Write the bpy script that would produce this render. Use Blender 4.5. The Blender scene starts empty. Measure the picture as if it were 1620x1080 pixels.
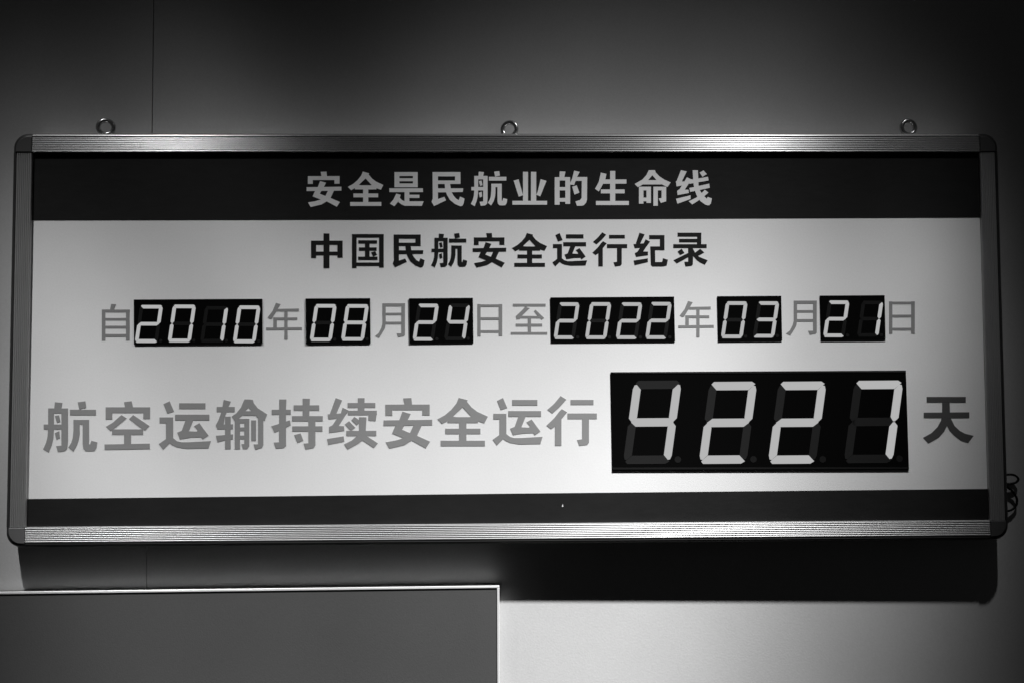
import bpy, math, random
from mathutils import Vector, Euler
from mathutils.geometry import delaunay_2d_cdt
random.seed(4)
R_ = math.radians
SC = bpy.context.scene
COL = SC.collection

# ------------------------------------------------------------------ camera
CAM_LOC = Vector((-0.0414, -2.3993, -0.1277))
CAM_ROT = Euler((1.6190, 0.0048, -0.0181), 'XYZ')
LENS = 35.0
cd = bpy.data.cameras.new('camera'); cam = bpy.data.objects.new('camera', cd); COL.objects.link(cam)
cam.location = CAM_LOC; cam.rotation_euler = CAM_ROT
cd.lens = LENS; cd.sensor_width = 36.0; cd.sensor_fit = 'HORIZONTAL'; cd.clip_start = 0.05; cd.clip_end = 50
SC.camera = cam

# ------------------------------------------------------------------ dim room light
world = bpy.data.worlds.new('World'); SC.world = world; world.use_nodes = True
bg = world.node_tree.nodes['Background']
bg.inputs[0].default_value = (1, 1, 1, 1); bg.inputs[1].default_value = 0.006

# ------------------------------------------------------------------ ceiling spotlights
def spot(name, loc, aim, width, watt, radius=0.038):
    """a reflector lamp whose beam fades smoothly from its axis (width: angle in radians at which it has fallen to 1/e)"""
    d = bpy.data.lights.new(name, 'SPOT'); d.energy = watt; d.spot_size = R_(150); d.spot_blend = 0.3
    d.shadow_soft_size = radius; d.color = (1, 1, 1); d.use_nodes = True
    nt = d.node_tree; em = nt.nodes['Emission']
    tc = nt.nodes.new('ShaderNodeTexCoord'); sx = nt.nodes.new('ShaderNodeSeparateXYZ'); nt.links.new(tc.outputs['Normal'], sx.inputs[0])
    def mth(op, a, b=None):
        n = nt.nodes.new('ShaderNodeMath'); n.operation = op
        nt.links.new(a, n.inputs[0])
        if b is not None: n.inputs[1].default_value = b
        return n.outputs[0]
    c = mth('ABSOLUTE', sx.outputs['Z'])
    e = mth('EXPONENT', mth('DIVIDE', mth('SUBTRACT', c, 1.0), width*width/2))
    nt.links.new(e, em.inputs['Strength'])
    o = bpy.data.objects.new(name, d); COL.objects.link(o); o.location = loc
    v = Vector(aim) - Vector(loc); o.rotation_euler = v.to_track_quat('-Z', 'Y').to_euler()
# two ceiling fittings; extra beams added at each, aimed to shape the light falloff
A, B = (-1.620, -1.101, 2.480), (1.201, -1.101, 2.479)
spot('lamp_beam', A, (-0.944, 0, -0.559), 0.104, 590)
spot('lamp_beam', A, (-0.559, 0, 0.019), 0.087, 191)
spot('lamp_beam', B, (-0.062, 0, -1.805), 0.143, 2321)
spot('lamp_beam', B, (0.960, 0, -0.067), 0.074, 185)
spot('lamp_beam', B, (-0.863, 0, -1.346), 0.136, 1208)

SC.view_settings.view_transform = 'Standard'; SC.view_settings.look = 'None'
SC.view_settings.exposure = 0.0; SC.view_settings.gamma = 1.0

# ------------------------------------------------------------------ measuring helper: a point of the photographed wall plane
ROTM = CAM_ROT.to_matrix()
def P(px, py, plane=0.0):
    d = ROTM @ Vector(((px-810)/1620*36/LENS, -(py-540)/1620*36/LENS, -1.0))
    t = (plane - CAM_LOC.y)/d.y
    return CAM_LOC + d*t

# ------------------------------------------------------------------ materials
def mat(name, grey, rough=0.5, metal=0.0, spec=0.5, noise=None, bump=None, emit=0.0, wear=None):
    m = bpy.data.materials.new(name); m.use_nodes = True
    nt = m.node_tree; b = nt.nodes['Principled BSDF']
    c = (grey, grey, grey, 1) if not isinstance(grey, tuple) else grey + (1,)
    b.inputs['Base Color'].default_value = c
    b.inputs['Roughness'].default_value = rough; b.inputs['Metallic'].default_value = metal
    b.inputs['Specular IOR Level'].default_value = spec
    tc = nt.nodes.new('ShaderNodeTexCoord')
    if noise:
        scale, amt, stretch = noise
        mp = nt.nodes.new('ShaderNodeMapping'); mp.inputs['Scale'].default_value = stretch
        nt.links.new(tc.outputs['Object'], mp.inputs['Vector'])
        n1 = nt.nodes.new('ShaderNodeTexNoise'); n1.inputs['Scale'].default_value = scale; n1.inputs['Detail'].default_value = 8; n1.inputs['Roughness'].default_value = 0.7
        nt.links.new(mp.outputs[0], n1.inputs['Vector'])
        n2 = nt.nodes.new('ShaderNodeTexNoise'); n2.inputs['Scale'].default_value = 3.1; n2.inputs['Detail'].default_value = 4
        nt.links.new(tc.outputs['Object'], n2.inputs['Vector'])
        ad = nt.nodes.new('ShaderNodeMath'); ad.operation = 'ADD'
        nt.links.new(n1.outputs['Fac'], ad.inputs[0]); nt.links.new(n2.outputs['Fac'], ad.inputs[1])
        mr = nt.nodes.new('ShaderNodeMapRange')
        mr.inputs['From Min'].default_value = 0.55; mr.inputs['From Max'].default_value = 1.45
        mr.inputs['To Min'].default_value = c[0]*(1-amt); mr.inputs['To Max'].default_value = c[0]*(1+amt)
        nt.links.new(ad.outputs[0], mr.inputs['Value'])
        cb = nt.nodes.new('ShaderNodeCombineColor')
        for i in range(3): nt.links.new(mr.outputs[0], cb.inputs[i])
        nt.links.new(cb.outputs[0], b.inputs['Base Color'])
    if bump:
        scale, dist, stretch = bump
        mp = nt.nodes.new('ShaderNodeMapping'); mp.inputs['Scale'].default_value = stretch
        nt.links.new(tc.outputs['Object'], mp.inputs['Vector'])
        n = nt.nodes.new('ShaderNodeTexNoise'); n.inputs['Scale'].default_value = scale; n.inputs['Detail'].default_value = 6
        nt.links.new(mp.outputs[0], n.inputs['Vector'])
        bp = nt.nodes.new('ShaderNodeBump'); bp.inputs['Distance'].default_value = dist; bp.inputs['Strength'].default_value = 0.6
        nt.links.new(n.outputs['Fac'], bp.inputs['Height']); nt.links.new(bp.outputs[0], b.inputs['Normal'])
    if emit:
        b.inputs['Emission Color'].default_value = (1, 1, 1, 1); b.inputs['Emission Strength'].default_value = emit
    return m
M_WALL = mat('wall_paint', 0.60, 0.62, spec=0.3, noise=(230, 0.12, (1, 1, 1)), bump=(220, 0.0004, (1, 1, 1)))
M_GAP = mat('wall_core', 0.16, 0.9)
M_WHITE = mat('white_board_film', 0.83, 0.42, spec=0.35, noise=(230, 0.08, (1, 1, 1)), bump=(300, 0.0003, (1, 1, 1)))
M_BLACKF = mat('black_film', 0.018, 0.38, spec=0.2, noise=(60, 0.25, (0.3, 1, 1)), bump=(120, 0.0003, (0.3, 1, 1)))
M_CH_LIGHT = mat('silver_letter_vinyl', 0.80, 0.45, noise=(120, 0.06, (1, 1, 1)))
M_CH_BLACK = mat('black_letter_vinyl', 0.012, 0.5, spec=0.2)
M_CH_GREY = mat('grey_letter_vinyl', 0.25, 0.5, spec=0.3, noise=(120, 0.05, (1, 1, 1)))
M_CH_BIG = mat('mid_grey_letter_vinyl', 0.27, 0.5, spec=0.3, noise=(120, 0.05, (1, 1, 1)))
M_CH_DARK = mat('charcoal_letter_vinyl', 0.075, 0.5, spec=0.3)
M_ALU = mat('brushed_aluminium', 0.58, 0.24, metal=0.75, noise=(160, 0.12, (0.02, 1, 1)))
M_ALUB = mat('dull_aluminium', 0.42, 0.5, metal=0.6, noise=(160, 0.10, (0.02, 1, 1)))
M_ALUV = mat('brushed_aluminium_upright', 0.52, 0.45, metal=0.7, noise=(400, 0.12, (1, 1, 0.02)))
M_CAP = mat('grey_plastic_cap_lit', 0.13, 0.4, spec=0.45, bump=(500, 0.0003, (1, 1, 1)))  # lower left cap: its brighter lighting is put into the colour
M_BACK = mat('sign_back_steel', 0.05, 0.6)
M_CAPD = mat('grey_plastic_cap_shaded', 0.08, 0.4, spec=0.45, bump=(500, 0.0003, (1, 1, 1)))  # same grey plastic, darkened for the shade on the other three corners
M_EDGE = mat('lip_dark_reflection', 0.035, 0.38, spec=0.4)  # metal lip and cap rims: dark room reflection put into the colour
M_CHROME = mat('zinc_plated_steel', 0.60, 0.25, metal=0.9, bump=(300, 0.0004, (1, 1, 1)))
M_DISP = mat('display_black_acrylic', 0.003, 0.25, spec=0.12)
M_SEG_ON = mat('lit_display_segment', 0.02, 0.6, emit=0.44, spec=0.1)
M_SEG_OFF = mat('unlit_display_segment', 0.010, 0.5, spec=0.15)
M_SEG_OFFB = mat('unlit_large_segment', 0.017, 0.5, spec=0.15)
M_TRIM = mat('light_aluminium_trim', 0.92, 0.3, metal=0.25, noise=(300, 0.05, (0.02, 1, 1)))
M_RAIL = mat('polished_aluminium_edge', 0.36, 0.16, metal=0.95, bump=(40, 0.0002, (0.3, 1, 1)))
M_FACE = mat('dark_grey_board_face', 0.082, 0.5, spec=0.3, noise=(230, 0.12, (1, 1, 1)), bump=(250, 0.0004, (1, 1, 1)))
M_CABLE = mat('black_cable_rubber', 0.004, 0.6, spec=0.2)
M_FLECK = mat('white_paint_fleck', 0.7, 0.6)

# ------------------------------------------------------------------ mesh helpers
def mesh_obj(name, verts, faces, m, parent=None, smooth=False):
    me = bpy.data.meshes.new(name); me.from_pydata([tuple(v) for v in verts], [], faces); me.update()
    me.materials.append(m)
    if smooth:
        for p in me.polygons: p.use_smooth = True
    o = bpy.data.objects.new(name, me); COL.objects.link(o)
    if parent: o.parent = parent
    return o
def fix_normals(o):
    import bmesh
    bm = bmesh.new(); bm.from_mesh(o.data); bmesh.ops.recalc_face_normals(bm, faces=bm.faces); bm.to_mesh(o.data); bm.free()
    return o
def box(name, x0, x1, y0, y1, z0, z1, m, parent=None, bev=0.0):
    v = [(x, y, z) for x in (x0, x1) for y in (y0, y1) for z in (z0, z1)]
    f = [(0, 1, 3, 2), (4, 6, 7, 5), (0, 4, 5, 1), (2, 3, 7, 6), (0, 2, 6, 4), (1, 5, 7, 3)]
    o = fix_normals(mesh_obj(name, v, f, m, parent))
    if bev:
        import bmesh
        bm = bmesh.new(); bm.from_mesh(o.data)
        bmesh.ops.bevel(bm, geom=bm.edges[:], offset=bev, segments=2, affect='EDGES', profile=0.5)
        bm.to_mesh(o.data); bm.free()
    return o
def union_prism(name, polys, y_front, y_back, m, parent=None):
    """polys: lists of (x, z); their union becomes one flat piece between two depths"""
    vs, fs = [], []
    for pg in polys:
        a = sum(pg[i][0]*pg[(i+1) % len(pg)][1]-pg[(i+1) % len(pg)][0]*pg[i][1] for i in range(len(pg)))
        if a < 0: pg = pg[::-1]
        fs.append(list(range(len(vs), len(vs)+len(pg)))); vs += [Vector(p) for p in pg]
    ov, oe, of, *_ = delaunay_2d_cdt(vs, [], fs, 1, 1e-7)
    n = len(ov); V = [(v[0], y_front, v[1]) for v in ov] + [(v[0], y_back, v[1]) for v in ov]
    F = []; dirs = {}
    def inside(x, z):
        for pg in polys:
            c = False; n_ = len(pg)
            for i in range(n_):
                (ax, az), (bx, bz_) = pg[i], pg[(i+1) % n_]
                if (az > z) != (bz_ > z) and x < (bx-ax)*(z-az)/(bz_-az)+ax: c = not c
            if c: return True
        return False
    for f in of:
        if not inside(sum(ov[i][0] for i in f)/len(f), sum(ov[i][1] for i in f)/len(f)): continue
        F.append(tuple(f))
        for i in range(len(f)): dirs[(f[i], f[(i+1) % len(f)])] = 1
    for (a, b) in list(dirs):
        if (b, a) not in dirs: F.append((b, a, a+n, b+n))
    used = sorted({i for f in F for i in f}); mp = {u: k for k, u in enumerate(used)}
    return mesh_obj(name, [V[u] for u in used], [tuple(mp[i] for i in f) for f in F], m, parent)
def tube(name, pts, r, m, parent=None, seg=10, closed=False):
    V, F = [], []; n = len(pts); pts = [Vector(p) for p in pts]
    for i, p in enumerate(pts):
        a = pts[(i-1) % n] if (closed or i) else p; b = pts[(i+1) % n] if (closed or i < n-1) else p
        t = (b-a).normalized(); s = t.cross(Vector((0, 1, 0)))
        if s.length < 0.05: s = t.cross(Vector((1, 0, 0)))
        s.normalize(); u = s.cross(t)
        for k in range(seg):
            an = 2*math.pi*k/seg; V.append(p+s*math.cos(an)*r+u*math.sin(an)*r)
    for i in range(n if closed else n-1):
        for k in range(seg):
            j = (i+1) % n
            F.append((i*seg+k, i*seg+(k+1) % seg, j*seg+(k+1) % seg, j*seg+k))
    if not closed:
        F.append(tuple(range(seg))); F.append(tuple((n-1)*seg+k for k in range(seg)))
    return fix_normals(mesh_obj(name, V, F, m, parent, smooth=True))
def prism_along(name, prof, axis, a, b, place, m, parent, smooth=False):
    """closed profile (u, y) swept from a to b; place(u, y, t) -> point"""
    n = len(prof); V = [place(u, y, a) for u, y in prof] + [place(u, y, b) for u, y in prof]
    F = [(i, (i+1) % n, n+(i+1) % n, n+i) for i in range(n)] + [tuple(range(n)), tuple(range(2*n-1, n-1, -1))]
    return fix_normals(mesh_obj(name, V, F, m, parent))
def empty(name, loc, label, cat):
    o = bpy.data.objects.new(name, None); COL.objects.link(o); o.location = loc; o.empty_display_size = 0.1
    o['label'] = label; o['category'] = cat
    return o
def adopt(root):
    """children were built in world space: keep them there under a root that is not at the origin"""
    for c in root.children: c.location = -Vector(root.location)

# ------------------------------------------------------------------ wall: two painted panels with an open joint
DW = 0.050
SEAM = P(243, 100, DW).x
wall = box('wall', -2.6, 2.6, DW+0.012, DW+0.05, -1.6, 1.9, M_GAP)
wall['kind'] = 'structure'
box('wall_panel', -2.6, SEAM-0.0009, DW, DW+0.0115, -1.6, 1.9, M_WALL, wall, bev=0.0008)
box('wall_panel', SEAM+0.0009, 2.6, DW, DW+0.0115, -1.6, 1.9, M_WALL, wall, bev=0.0008)

wall.rotation_euler.z = 0.0046      # the sign hangs a hair further off the wall at its right end

# ------------------------------------------------------------------ the sign
IW, IH = 1.15, 0.4466              # half size of the visible face
sign = empty('wall_sign', (0, 0.0, -0.50), 'long framed sign board with black bands, Chinese lettering and glowing digits, hung on the wall', 'sign')
box('back_box', -IW-0.036, IW+0.036, 0.0035, 0.041, -IH-0.036, IH+0.036, M_BACK, sign)
box('face_panel', -IW-0.002, IW+0.002, 0.0, 0.003, -IH-0.002, IH+0.002, M_WHITE, sign)['label'] = 'white face panel'
def band(pxs, lab):
    pg = [P(x, y, 0.0) for x, y in pxs]
    o = union_prism('colour_band', [[(p.x, p.z) for p in pg]], -0.0006, 0.0001, M_BLACKF, sign); o['label'] = lab
band([(50, 236), (1553, 236), (1555, 344.5), (800, 347.5), (49, 349)], 'tall black band along the top')
band([(38, 838), (1567, 828), (1566, 772.5), (800, 780), (39, 788.5)], 'narrow black band along the bottom')

def bar_profile(steep, whole):
    """ribbed face; steep: how far each rib leans outward; whole: with its rounded outer lip"""
    pr = [(0.0, 0.041), (0.0, -0.0070), (0.0008, -0.0085)]
    n = 8; u0 = 0.0010; pitch = 0.0044
    for i in range(n):
        a = u0 + i*pitch
        pr += [(a, -0.0064), (a+0.0009, -0.0064), (a+0.0011, -0.0078), (a+0.0019, -0.0085), (a+0.0023, -0.0086), (a+0.0040, -0.0086+steep*0.0017)]
    pr += [(0.0366, -0.0068), (0.0368, -0.0050)]
    if not whole: return pr + [(0.0382, -0.0048), (0.0382, 0.041)]
    return pr + [(0.0388, -0.0046)] + LIP + [(0.0480, 0.041)]
LIP = [(0.0389, -0.0070)] + [(0.0389+0.0091*math.sin(R_(90*k/8)), 0.0030-0.0105*math.cos(R_(90*k/8))) for k in range(1, 9)]
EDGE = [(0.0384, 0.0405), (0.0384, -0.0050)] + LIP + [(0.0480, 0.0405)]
prism_along('frame_bar', bar_profile(0.34, True), 'x', -IW, IW, lambda u, y, t: (t, y, IH+u), M_ALU, sign)['label'] = 'ribbed aluminium top bar'
ob = prism_along('frame_bar', bar_profile(0.22, False), 'x', -IW, IW, lambda u, y, t: (t, y, -(IH+u)), M_ALUB, sign); ob['label'] = 'ribbed aluminium bottom bar'
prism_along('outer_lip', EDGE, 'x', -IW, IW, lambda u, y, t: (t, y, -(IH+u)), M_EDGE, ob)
for s, lab in ((-1, 'left upright bar'), (1, 'right upright bar')):
    ob = prism_along('frame_bar', bar_profile(0.22, False), 'z', -IH, IH, lambda u, y, t, s=s: (s*(IW+u), y, t), M_ALUV, sign); ob['label'] = lab
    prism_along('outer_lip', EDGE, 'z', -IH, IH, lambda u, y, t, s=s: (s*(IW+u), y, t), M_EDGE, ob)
def corner_cap(sx, sz, lab):
    levels = [(0.041, 0.0008), (0.003, 0.0008), (-0.001, 0.0016), (-0.0045, 0.0036), (-0.0070, 0.0068), (-0.0086, 0.0110), (-0.0092, 0.018)]
    V, F = [], []; K = 12
    for y, ins in levels:
        w = 0.0484-ins; r = max(0.036-ins, 0.006)
        ring = [(0.0005, 0.0005), (w, 0.0005)] + [(w-r+r*math.cos(R_(90*k/K)), w-r+r*math.sin(R_(90*k/K))) for k in range(K+1)] + [(0.0005, w)]
        V += [(sx*(IW+a), y, sz*(IH+b)) for a, b in ring]
    n = K+4
    for l in range(len(levels)-1):
        for i in range(n): F.append((l*n+i, l*n+(i+1) % n, (l+1)*n+(i+1) % n, (l+1)*n+i))
    F.append(tuple(range(n))); F.append(tuple((len(levels)-1)*n+i for i in range(n)))
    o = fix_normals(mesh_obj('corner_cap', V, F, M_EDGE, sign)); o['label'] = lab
    w, r, V = 0.0382, 0.0290, []
    for y, ins in ((-0.0060, 0.0), (-0.0096, 0.0), (-0.0104, 0.0012)):
        V += [(sx*(IW+a), y, sz*(IH+b)) for a, b in [(0.0008+ins, 0.0008+ins), (w-ins, 0.0008+ins)] + [(w-r+(r-ins)*math.cos(R_(90*k/K)), w-r+(r-ins)*math.sin(R_(90*k/K))) for k in range(K+1)] + [(0.0008+ins, w-ins)]]
    F = [(l*n+i, l*n+(i+1) % n, (l+1)*n+(i+1) % n, (l+1)*n+i) for l in range(2) for i in range(n)] + [tuple(range(n)), tuple(2*n+i for i in range(n))]
    fix_normals(mesh_obj('cap_face', V, F, M_CAP if (sx, sz) == (-1, -1) else M_CAPD, o))
for sx, sz, lab in ((-1, 1, 'upper left rounded corner cap'), (1, 1, 'upper right rounded corner cap'), (-1, -1, 'lower left rounded corner cap'), (1, -1, 'lower right rounded corner cap')):
    corner_cap(sx, sz, lab)
# eye screws on the top edge
for cx, cy, tilt in ((167.5, 202, 12), (806, 205, -18), (1437, 202.5, 8)):
    c = P(cx, cy, 0.022); pts = []
    for k in range(32):
        a = 2*math.pi*k/32; q = Vector((0.0178*math.cos(a), 0, 0.0172*math.sin(a))); q.rotate(Euler((0, 0, R_(tilt)))); pts.append(c+q)
    rg = tube('hanging_ring', pts, 0.0056, M_CHROME, sign, 12, True)
    tube('screw_stem', [(c.x, c.y, c.z-0.0170), (c.x, c.y, IH+0.040)], 0.0038, M_CHROME, rg, 10)
    tube('collar', [(c.x, c.y, IH+0.0482), (c.x, c.y, IH+0.0500)], 0.0075, M_CHROME, rg, 16)
# small white fleck on the lower band
f0 = P(890, 799, 0)
union_prism('paint_fleck', [[(f0.x-0.002, f0.z-0.003), (f0.x+0.002, f0.z-0.002), (f0.x+0.001, f0.z+0.001), (f0.x+0.0005, f0.z+0.004), (f0.x-0.001, f0.z+0.001)]], -0.0016, -0.0005, M_FLECK, sign)

# ------------------------------------------------------------------ lettering, traced as overlapping strokes (x right, y down)
def Rr(a, b, c, d): return [(a, b), (c, b), (c, d), (a, d)]
G = {}
G['航'] = [Rr(175,270,515,355), [(290,165),(420,175),(400,290),(280,290)],
 [(175,270),(275,270),(275,640),(262,790),(235,900),(185,1025),(90,968),(140,860),(165,760),(175,620)],
 [(402,270),(515,270),(515,830),(500,965),(450,1005),(340,1015),(310,915),(402,905)], Rr(100,545,410,632),
 [(290,400),(360,385),(388,500),(325,520)], [(290,690),(365,660),(378,780),(315,810)],
 [(680,165),(812,148),(828,262),(705,288)], Rr(548,292,992,388), Rr(608,465,875,548),
 [(608,465),(715,465),(715,700),(700,800),(670,900),(605,1008),(520,940),(570,860),(595,780),(608,650)],
 [(765,465),(875,465),(875,880),(892,890),(912,822),(1015,850),(1000,950),(965,1000),(890,1005),(815,1003),(775,960),(765,880)]]
G['空'] = [[(500,165),(630,150),(655,260),(515,260)], Rr(185,252,945,350), Rr(185,255,298,460), Rr(828,252,945,452),
 [(455,385),(545,440),(340,610),(265,660),(190,585),(300,520)], [(655,385),(935,570),(860,650),(800,620),(585,455)],
 Rr(295,628,825,722), Rr(500,628,620,900), [(165,885),(940,870),(940,965),(168,978)]]
G['运'] = [[(170,200),(275,150),(350,325),(235,362)], Rr(437,183,882,282), Rr(368,378,948,478), Rr(105,425,335,525), Rr(212,425,335,800),
 [(335,780),(400,830),(480,850),(600,848),(975,828),(935,955),(560,962),(400,935),(320,900),(278,868),(165,980),(92,880),(212,795)],
 [(545,478),(675,478),(600,662),(740,668),(745,640),(688,575),(780,525),(935,735),(835,805),(805,765),(640,770),(450,800),(402,685),(480,655)]]
G['输'] = [Rr(108,250,415,338), [(228,130),(348,160),(305,260),(245,420),(225,550),(385,545),(385,628),(120,632),(90,565),(140,470),(190,330),(210,230)],
 Rr(250,415,345,968), [(92,740),(385,715),(385,800),(245,820),(120,852)],
 [(580,122),(690,125),(650,262),(600,320),(560,380),(490,445),(412,490),(362,412),(440,360),(520,260)],
 [(640,125),(722,128),(740,190),(810,275),(968,375),(925,490),(810,440),(700,330),(650,262)], [(600,322),(700,322),(790,398),(540,398)],
 Rr(415,452,662,528), Rr(415,452,505,970), [(578,452),(662,452),(662,920),(630,965),(555,970),(530,880),(578,880)],
 Rr(415,598,660,660), Rr(415,735,660,800), Rr(695,478,778,828),
 [(812,400),(902,440),(902,900),(880,945),(765,980),(735,885),(812,885)]]
G['持'] = [[(240,122),(360,122),(352,300),(355,910),(315,945),(180,955),(145,850),(235,845),(240,300)], Rr(112,295,435,380),
 [(105,575),(418,475),(435,560),(160,688)], [(635,108),(758,112),(745,420),(635,420)], Rr(483,220,915,312), Rr(455,402,975,492), Rr(460,575,970,665),
 [(732,450),(850,450),(850,900),(820,945),(680,970),(650,865),(732,862)], [(492,725),(600,695),(648,820),(545,858)]]
SI = [[(232,100),(342,140),(240,372),(215,400),(130,380)], [(95,375),(330,358),(330,440),(110,460)],
 [(350,262),(460,312),(400,390),(285,570),(375,575),(378,655),(120,690),(118,590),(175,560),(245,460),(318,362)], [(85,790),(368,745),(380,835),(105,890)]]
G['续'] = SI + [Rr(608,100,722,330), Rr(435,182,905,265), Rr(440,312,932,388), [(795,312),(932,312),(912,488),(785,482)],
 [(550,415),(625,470),(625,530),(590,562),(498,475)], [(460,490),(568,600),(510,645),(470,640),(385,545)], [(628,422),(755,425),(742,680),(628,680)],
 Rr(412,652,922,740), [(600,735),(700,735),(700,810),(600,880),(435,970),(372,880),(500,820)],
 [(730,730),(760,740),(950,865),(880,945),(690,820),(640,760)], [(600,730),(760,730),(700,818),(620,800)]]
G['安'] = [[(412,100),(550,95),(562,210),(432,210)], Rr(108,205,862,300), Rr(108,205,225,395), Rr(738,205,862,390), [(77,474),(905,462),(905,558),(77,568)],
 [(398,325),(540,365),(490,465),(390,632),(530,690),(640,732),(870,835),(795,950),(560,820),(400,770),(220,698),(270,580),(345,470)],
 [(585,560),(728,560),(650,730),(560,815),(430,895),(175,955),(112,845),(280,815),(430,770),(530,680)]]
G['全'] = [[(438,145),(590,185),(580,215),(660,310),(760,385),(935,465),(875,578),(770,545),(650,465),(505,310),(365,440),(340,470),(240,545),(155,590),(75,510),(205,440),(310,350),(400,240)],
 Rr(250,472,765,572), Rr(210,668,808,760), Rr(445,480,570,900), Rr(132,872,885,965), [(340,465),(400,472),(300,560),(240,560)], [(650,465),(770,545),(760,572),(600,480)]]
G['行'] = [[(290,118),(388,178),(270,310),(150,415),(65,352),(180,250)], [(310,340),(402,392),(305,510),(305,960),(195,960),(195,635),(130,680),(50,620),(180,495),(265,385)],
 Rr(460,183,848,268), Rr(408,412,905,508), [(655,450),(772,450),(772,905),(740,945),(605,962),(570,860),(655,850)]]
G['天'] = [Rr(175,188,840,285), [(125,455),(900,448),(900,548),(125,548)],
 [(438,240),(565,240),(575,600),(510,700),(470,780),(380,880),(205,978),(112,882),(260,800),(360,700),(420,590),(438,480)],
 [(520,480),(580,480),(590,560),(650,680),(740,765),(830,812),(975,848),(880,970),(750,925),(640,840),(565,760),(510,660)]]
G['是'] = [Rr(218,122,790,218), Rr(218,122,340,490), Rr(672,122,790,490), Rr(218,272,790,345), Rr(218,398,790,490), Rr(92,515,920,608), Rr(465,600,585,850), Rr(580,672,832,750),
 [(262,645),(370,672),(345,760),(300,850),(215,950),(105,888),(190,790)], [(345,740),(400,800),(470,830),(938,830),(890,942),(470,940),(380,900),(310,845)]]
G['民'] = [[(155,125),(285,125),(285,780),(440,728),(480,812),(190,950),(132,850),(160,770)], Rr(155,125,825,230), Rr(695,125,825,415), Rr(270,330,825,415),
 [(280,520),(890,520),(880,610),(280,620)], [(445,410),(575,410),(605,600),(660,700),(720,770),(785,808),(815,720),(922,770),(900,890),(870,945),(820,955),(690,900),(570,800),(500,680),(460,560)]]
G['业'] = [Rr(348,120,470,830), Rr(540,120,668,830), Rr(92,812,930,905), [(122,330),(242,298),(350,680),(245,715)], [(775,295),(915,335),(765,708),(668,665),(700,600)]]
G['的'] = [[(248,108),(385,115),(355,260),(240,260)], Rr(128,248,490,330), Rr(128,248,245,915), Rr(380,248,495,895), Rr(128,488,490,568), Rr(128,752,490,842),
 [(590,90),(722,120),(655,255),(590,440),(505,430),(490,400),(540,290)], [(640,245),(900,245),(900,335),(630,340)],
 [(772,245),(900,245),(895,800),(870,870),(820,925),(770,940),(655,940),(620,835),(730,800),(768,750)], [(545,480),(650,445),(715,620),(598,672)]]
G['生'] = [[(235,142),(372,170),(345,295),(270,440),(185,588),(92,525),(180,370)], [(290,302),(862,302),(862,402),(280,405)], Rr(235,538,818,632), Rr(462,100,588,850), Rr(115,812,922,908)]
G['命'] = [[(410,82),(500,82),(495,205),(440,270),(390,322),(240,440),(140,490),(62,415),(250,310),(350,200)],
 [(480,82),(560,82),(580,140),(680,240),(790,310),(945,378),(865,488),(720,420),(600,322),(495,205)], [(385,322),(608,322),(725,425),(245,425)],
 Rr(168,480,462,568), Rr(168,480,278,888), Rr(352,480,462,870), Rr(168,742,462,830), Rr(522,480,835,568), Rr(522,480,630,938),
 [(722,480),(835,480),(835,830),(705,870),(650,762),(722,752)]]
G['线'] = [[(230,120),(368,150),(250,392),(240,420),(120,400)], [(108,385),(330,395),(300,480),(125,512)],
 [(372,292),(460,335),(420,440),(320,590),(412,592),(418,670),(150,720),(138,620),(200,575),(245,500),(310,400)], [(112,810),(460,725),(460,815),(145,928)],
 [(430,335),(520,345),(640,322),(875,278),(892,368),(640,412),(440,450),(410,430)], [(430,550),(905,445),(920,545),(450,645)],
 [(508,122),(635,122),(650,480),(690,620),(760,720),(850,810),(870,765),(970,800),(945,920),(900,970),(820,955),(700,870),(620,760),(560,610),(530,450)],
 [(675,178),(770,125),(848,215),(745,280)], [(800,590),(888,660),(760,770),(620,870),(500,945),(415,870),(600,780),(720,680)]]
G['中'] = [Rr(437,125,578,965), Rr(140,300,892,402), Rr(140,565,892,655), Rr(140,300,260,722), Rr(768,300,892,712)]
G['国'] = [Rr(143,150,900,235), Rr(143,150,252,965), Rr(795,150,905,952), Rr(143,830,900,915), Rr(295,298,745,378), Rr(310,468,735,550), Rr(290,690,755,770), Rr(455,300,565,760),
 [(600,590),(700,560),(745,650),(650,690)]]
G['纪'] = [[(232,100),(358,140),(250,360),(160,420),(150,340)], [(90,375),(330,355),(340,455),(118,472)],
 [(378,258),(485,315),(400,430),(320,552),(438,555),(435,640),(150,680),(120,590),(180,560),(245,460),(330,360)], [(92,770),(432,715),(435,805),(115,880)],
 Rr(465,158,830,252), Rr(722,158,832,520), Rr(492,430,832,518), [(492,430),(605,430),(610,805),(775,805),(795,712),(915,750),(885,890),(790,910),(540,910),(505,870)]]
G['录'] = [Rr(220,108,795,200), Rr(255,255,795,335), [(700,108),(800,108),(795,420),(690,420)], Rr(115,382,930,472),
 [(478,450),(590,450),(600,620),(592,860),(560,895),(410,910),(385,802),(478,800)], [(220,555),(320,490),(385,590),(280,640)], [(478,590),(478,690),(200,840),(120,762)],
 [(590,480),(650,590),(740,680),(955,765),(885,870),(760,810),(690,760),(605,670),(580,600)], [(770,490),(870,578),(740,650),(650,640),(640,590)]]
G['自'] = [[(405,175),(525,185),(465,315),(378,315)], Rr(180,310,855,378), Rr(180,310,265,1060), Rr(762,310,850,1055), Rr(260,515,770,572), Rr(260,700,770,762), Rr(260,900,770,970)]
G['年'] = [[(335,148),(450,180),(340,360),(240,530),(190,540),(130,505),(250,350)], [(300,295),(892,285),(892,352),(300,355)], Rr(270,500,855,565), Rr(270,500,355,750),
 [(95,745),(965,735),(968,800),(95,808)], Rr(540,300,618,1035)]
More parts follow.
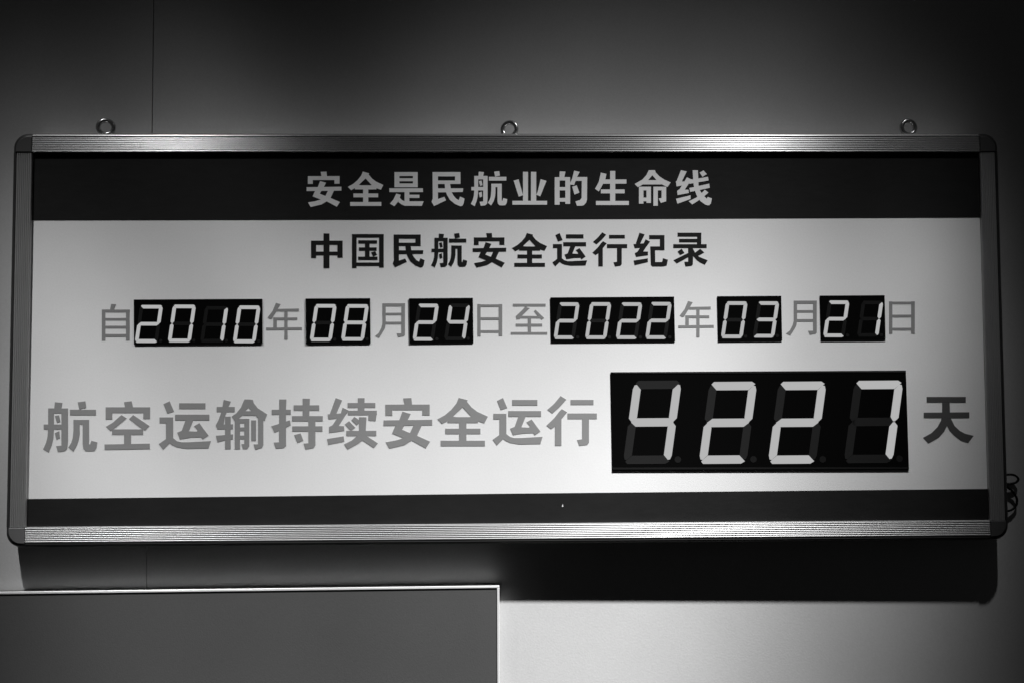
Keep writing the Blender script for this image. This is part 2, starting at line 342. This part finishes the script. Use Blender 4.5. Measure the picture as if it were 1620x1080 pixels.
G['月'] = [Rr(310,158,862,232), [(310,158),(390,158),(390,650),(370,760),(300,880),(228,990),(128,945),(220,870),(285,740),(310,640)],
 [(772,158),(860,158),(860,920),(840,945),(690,972),(655,878),(772,880)], Rr(385,385,775,442), Rr(385,600,775,662)]
G['日'] = [Rr(165,175,240,952), Rr(668,175,752,945), Rr(165,182,752,242), Rr(235,493,670,555), Rr(235,805,680,865)]
G['至'] = [Rr(130,172,925,235), [(420,172),(470,172),(470,262),(540,275),(345,465),(300,540),(220,545),(200,470),(330,350),(415,260)], Rr(290,465,780,522),
 [(680,318),(890,515),(825,558),(720,450),(640,350)], Rr(492,500,572,850), Rr(200,650,840,715), Rr(80,850,965,908)]
def glyph(ch, x0, y0, x1, y1, m, lab):
    pg = G[ch]; xs = [p[0] for q in pg for p in q]; ys = [p[1] for q in pg for p in q]
    a0, a1, b0, b1 = min(xs), max(xs), min(ys), max(ys)
    out = []
    for q in pg:
        w = []
        for (x, y) in q:
            v = P(x0+(x-a0)/(a1-a0)*(x1-x0), y0+(y-b0)/(b1-b0)*(y1-y0), 0.0); w.append((v.x, v.z))
        out.append(w)
    back = -0.0005 if m is M_CH_LIGHT else 0.0001
    o = union_prism('printed_character', out, back-0.0006, back, m, sign); o['label'] = lab + ' character ' + ch
for a in (('安',485.1,272.1,540.2,328),('全',550.3,272.1,606.6,326.3),('是',616,272.8,670.4,326.8),('民',682.8,272.8,734.9,326.8),('航',745,271.2,802.5,326.8),
          ('业',810.6,272.4,865.5,324.4),('的',877.5,270.5,928.9,326.1),('生',941.3,271,994.8,324.9),('命',1003.9,269.8,1060.9,326.1),('线',1069.1,269.8,1126.1,325.6)):
    glyph(*a, M_CH_LIGHT, 'silver')
for a in (('中',492.1,369.7,542.1,424.6),('国',556.9,370.7,607.1,424.6),('民',621.4,371.4,671.8,423.7),('航',682.1,369,739.1,423.7),('安',747.8,369,800.8,423.7),
          ('全',810,369,865.5,422.3),('运',874,369,928.9,421.8),('行',937.3,367.8,992.2,421.8),('纪',1002.3,368.5,1056.7,421.8),('录',1065.2,368.5,1119.6,421.8)):
    glyph(*a, M_CH_BLACK, 'black')
for a in (('自',161.1,481,205.4,538.8),('年',421,479.4,477.7,537.1),('月',593.3,480,640.9,534.5),('日',755.4,481.3,794.6,531.9),('至',808.1,480.7,865.9,529),
          ('年',1073,476.4,1129.2,533.3),('月',1243.6,475.8,1292.2,530.6),('日',1406.4,477,1447.2,528.3)):
    glyph(*a, M_CH_GREY, 'thin grey')
for a in (('航',68.3,633.9,154,714.9),('空',165.3,633.9,237.5,710.7),('运',251.3,633.9,333.7,710.7),('输',341.3,630.9,422.8,710.7),('持',429.3,629.7,510.7,710.3),
          ('续',517.4,628.8,598,710.3),('安',606.9,628.8,683.8,708.9),('全',691.9,628.4,771.9,704.8),('运',779.4,628.7,858.5,703.7),('行',864.4,625.6,944.3,704.4)):
    glyph(*a, M_CH_BIG, 'large grey')
glyph('天', 1460, 627.1, 1540.3, 700.7, M_CH_DARK, 'large charcoal')

# ------------------------------------------------------------------ seven-segment displays
SEGS = {'0': 'abcdef', '1': 'bc', '2': 'abged', '3': 'abgcd', '4': 'fgbc', '7': 'abc', '8': 'abcdefg'}
def seg_shapes(wd, ht, tv, th, g):
    """outer digit box wd x ht, (x right, y up), before slanting; tv, th: stroke of uprights and of cross pieces; g: gap"""
    m = ht/2; c = 0.35
    def horiz(y0, y1, pointed):
        if pointed:
            y = (y0+y1)/2
            return [(tv*0.28+g, y), (tv*0.95+g*0.4, y1), (wd-tv*0.95-g*0.4, y1), (wd-tv*0.28-g, y), (wd-tv*0.95-g*0.4, y0), (tv*0.95+g*0.4, y0)]
    S = {}
    S['a'] = [(tv*0.22+g, ht-th*0.30), (tv*0.50+g, ht), (wd-tv*0.62-g, ht), (wd-tv*0.16-g, ht-th*0.28), (wd-tv-g*0.2, ht-th), (tv+g*0.2, ht-th)]
    S['d'] = [(x, ht-y) for x, y in S['a']]
    S['g'] = horiz(m-th/2, m+th/2, True)
    S['f'] = [(0, m+th*0.42+g), (0, ht-th*0.95-g), (tv*0.16, ht-th*0.48-g), (tv*0.42, ht-th*0.42-g), (tv, ht-th-g), (tv, m+th*0.52+g), (tv*0.62, m+g*0.9), (tv*0.40, m+g*0.9)]
    S['b'] = [(wd-x, y) for x, y in S['f']]
    S['e'] = [(x, ht-y) for x, y in S['f']]
    S['c'] = [(wd-x, ht-y) for x, y in S['f']]
    return S
def digit(root, val, bl, tr, yt, yb, tv, th, g, dotr, dy, plane=-0.0026):
    ht = yb-yt; sk = 0.145*ht if ht < 100 else 0.135*ht; wd = tr-bl-sk
    for k, pg in seg_shapes(wd, ht, tv, th, g).items():
        pts = []
        for x, y in pg:
            v = P(bl+x+y/ht*sk, yb-y+(x/wd)*dy, plane); pts.append((v.x, v.z))
        on = k in SEGS[val]
        o = union_prism('digit_segment', [pts], plane-(0.0006 if on else 0.0003), plane+0.0001, M_SEG_ON if on else (M_SEG_OFFB if ht > 100 else M_SEG_OFF), root)
        o['label'] = 'lit segment' if on else 'unlit dark segment'
    if dotr:
        cx, cy = bl+wd+tv*0.9, yb-th*0.55; pts = []
        for k in range(14):
            v = P(cx+dotr*math.cos(k*math.tau/14), cy+dotr*math.sin(k*math.tau/14), plane); pts.append((v.x, v.z))
        union_prism('decimal_point', [pts], plane-0.0003, plane+0.0001, M_SEG_OFF, root)['label'] = 'unlit round point'
def display(lab, quad, digits, tv, th, g, dotr, dy):
    pg = [P(x, y, -0.0015) for x, y in quad]
    r = union_prism('number_display', [[(p.x, p.z) for p in pg]], -0.0025, 0.0001, M_DISP, sign); r['label'] = lab
    for d in digits: digit(r, *d, tv, th, g, dotr, dy)
SM = (5.6, 5.6, 0.35, 2.6, 0.1)
display('black four digit display reading 2010', [(211.8,474.2),(414.8,473.1),(415.2,543.8),(212.2,544.8)],
        [('2',213.1,258,482.7,542),('0',265.2,310.2,482.2,541.3),('1',316.4,361.4,484.5,541.6),('0',368.2,412.4,483.6,542.4)], *SM)
display('black two digit display reading 08', [(483.6,472.5),(585.6,472),(586.2,542.8),(484.2,543.6)],
        [('0',489.8,532.9,481.3,539.8),('8',539.3,583.8,481.5,539)], *SM)
display('black two digit display reading 24', [(647.3,472.3),(748.2,471.5),(749,541.5),(648.2,542.6)],
        [('2',652.5,694.6,480.7,539),('4',702.3,744,480.5,538.2)], *SM)
display('black four digit display reading 2022', [(871.2,470.8),(1066.3,469.5),(1067.9,539.5),(872.4,540.5)],
        [('2',875.6,917.2,478.6,536.3),('0',925.3,967.4,478.4,536.3),('2',973.9,1016.4,478.6,536.3),('2',1020.6,1063,478,536.2)], *SM)
display('black two digit display reading 03', [(1134.8,468.9),(1235.8,468.3),(1237.3,538.2),(1136.4,538.9)],
        [('0',1140.2,1182.9,477,535),('3',1190.8,1232.9,477,534)], *SM)
display('black two digit display reading 21', [(1297,467.9),(1399.3,467.4),(1400.7,537.4),(1298.8,537.9)],
        [('2',1302,1344,475.6,533.3),('1',1355.5,1397.5,476,532.6)], *SM)
display('large black display reading 4227', [(966.3,588.1),(1432.9,585.6),(1437.8,742.9),(969.1,743.9)],
        [('4',985.2,1078.7,601.9,733.3),('2',1105.2,1198.1,603.6,733),('2',1214.6,1307.8,603.3,733),('7',1334.4,1429.3,601.8,732)], 12.6, 13.2, 0.7, 5.2, -0.6)
big = [c for c in sign.children if c.get('label', '').startswith('large black display')][0]
for y0, y1 in ((587.9, 590.6), (738.6, 741.6)):
    q = [P(x, y, -0.0026) for x, y in ((969.5, y0+0.2), (1433 if y0 < 600 else 1436, y0-(1.8 if y0 < 600 else 0.6)), (1433 if y0 < 600 else 1436, y1-(1.8 if y0 < 600 else 0.6)), (969.5, y1+0.2))]
    union_prism('edge_strip', [[(p.x, p.z) for p in q]], -0.0034, -0.0024, M_SEG_OFF, big)
adopt(sign)

# ------------------------------------------------------------------ lower board, trimmed in light aluminium
BF = 0.018
tr = P(790, 925.5, BF); tl = P(0, 935.5, BF); slope = (tr.z-tl.z)/(tr.x-tl.x)
board = empty('trimmed_board', (tr.x-0.95, DW-0.002, tr.z-1.0), 'dark grey board with thin pale metal trim, mounted below the sign at lower left', 'board')
XL, ZB, TW = tr.x-1.9, tr.z-0.80, 0.0060
def bz(x, off=0): return tr.z + slope*(x-tr.x) - off
def slab(name, xa, xb, oa, ob, y0, y1, m, lab=None):
    """piece between offsets oa (upper) and ob (lower) below the sloping top edge"""
    pts = [(xa, bz(xa, oa)), (xb, bz(xb, oa)), (xb, bz(xb, ob)), (xa, bz(xa, ob))]
    V = [(x, y, z) for y in (y0, y1) for x, z in pts]
    F = [(0, 1, 2, 3), (7, 6, 5, 4)] + [(i, (i+1) % 4, 4+(i+1) % 4, 4+i) for i in range(4)]
    o = fix_normals(mesh_obj(name, V, F, m, board))
    if name == 'trim_strip':
        import bmesh
        bm = bmesh.new(); bm.from_mesh(o.data)
        bmesh.ops.bevel(bm, geom=bm.edges[:], offset=0.0012, segments=3, affect='EDGES', profile=0.5)
        bm.to_mesh(o.data); bm.free()
    if lab: o['label'] = lab
    return o
slab('face_sheet', XL+TW+0.001, tr.x-TW-0.0012, TW+0.0012, 0.80, BF+0.0020, BF+0.010, M_FACE, 'dark grey face')
slab('backing', XL+TW+0.0005, tr.x-TW-0.0006, TW+0.0006, 0.80, BF+0.0105, DW-0.002, M_BACK)
slab('trim_strip', XL, tr.x, 0.0, TW, BF, BF+0.003, M_TRIM, 'pale top trim')
slab('trim_strip', tr.x-TW, tr.x, TW+0.0003, 0.806, BF+0.0002, BF+0.003, M_TRIM, 'pale right trim')
slab('trim_strip', XL, XL+TW, TW+0.0003, 0.806, BF+0.0002, BF+0.003, M_TRIM, 'pale left trim')
slab('edge_rail', XL, tr.x-0.0004, 0.0004, TW, BF+0.0032, DW-0.010, M_RAIL, 'polished metal top edge')
slab('edge_rail', tr.x-TW, tr.x-0.0004, TW+0.0003, 0.806, BF+0.0032, DW-0.001, M_RAIL, 'metal right edge')
for c in board.children: c.location = -Vector(board.location)

# ------------------------------------------------------------------ loop of cable hanging out behind the right end
def smooth(pts, k=6):
    out = []; n = len(pts)
    for i in range(n-1):
        p0, p1, p2, p3 = pts[max(i-1, 0)], pts[i], pts[i+1], pts[min(i+2, n-1)]
        for j in range(k):
            t = j/k
            out.append(0.5*((2*p1)+(p2-p0)*t+(2*p0-5*p1+4*p2-p3)*t*t+(3*p1-p0-3*p2+p3)*t**3))
    out.append(pts[-1]); return out
cp = [P(x, y, d) for x, y, d in ((1572,756,.038),(1586,752,.042),(1596,750,.044),(1605,751,.044),(1611,757,.044),(1606,763,.044),(1596,765,.044),(1590,767,.044),(1594,770,.045),
      (1602,777,.046),(1608,786,.047),(1608.5,796,.047),(1604,803,.047),(1597,807,.046),(1584,808,.044),(1572,806,.040))]  # lower loop is modelled in place of the upper loop's cast shadow
cb = tube('power_cable', smooth(cp), 0.0028, M_CABLE)
cb['label'] = 'thin black cable looping out from behind the right end of the sign, lower loop standing in for its shadow'; cb['category'] = 'cable'
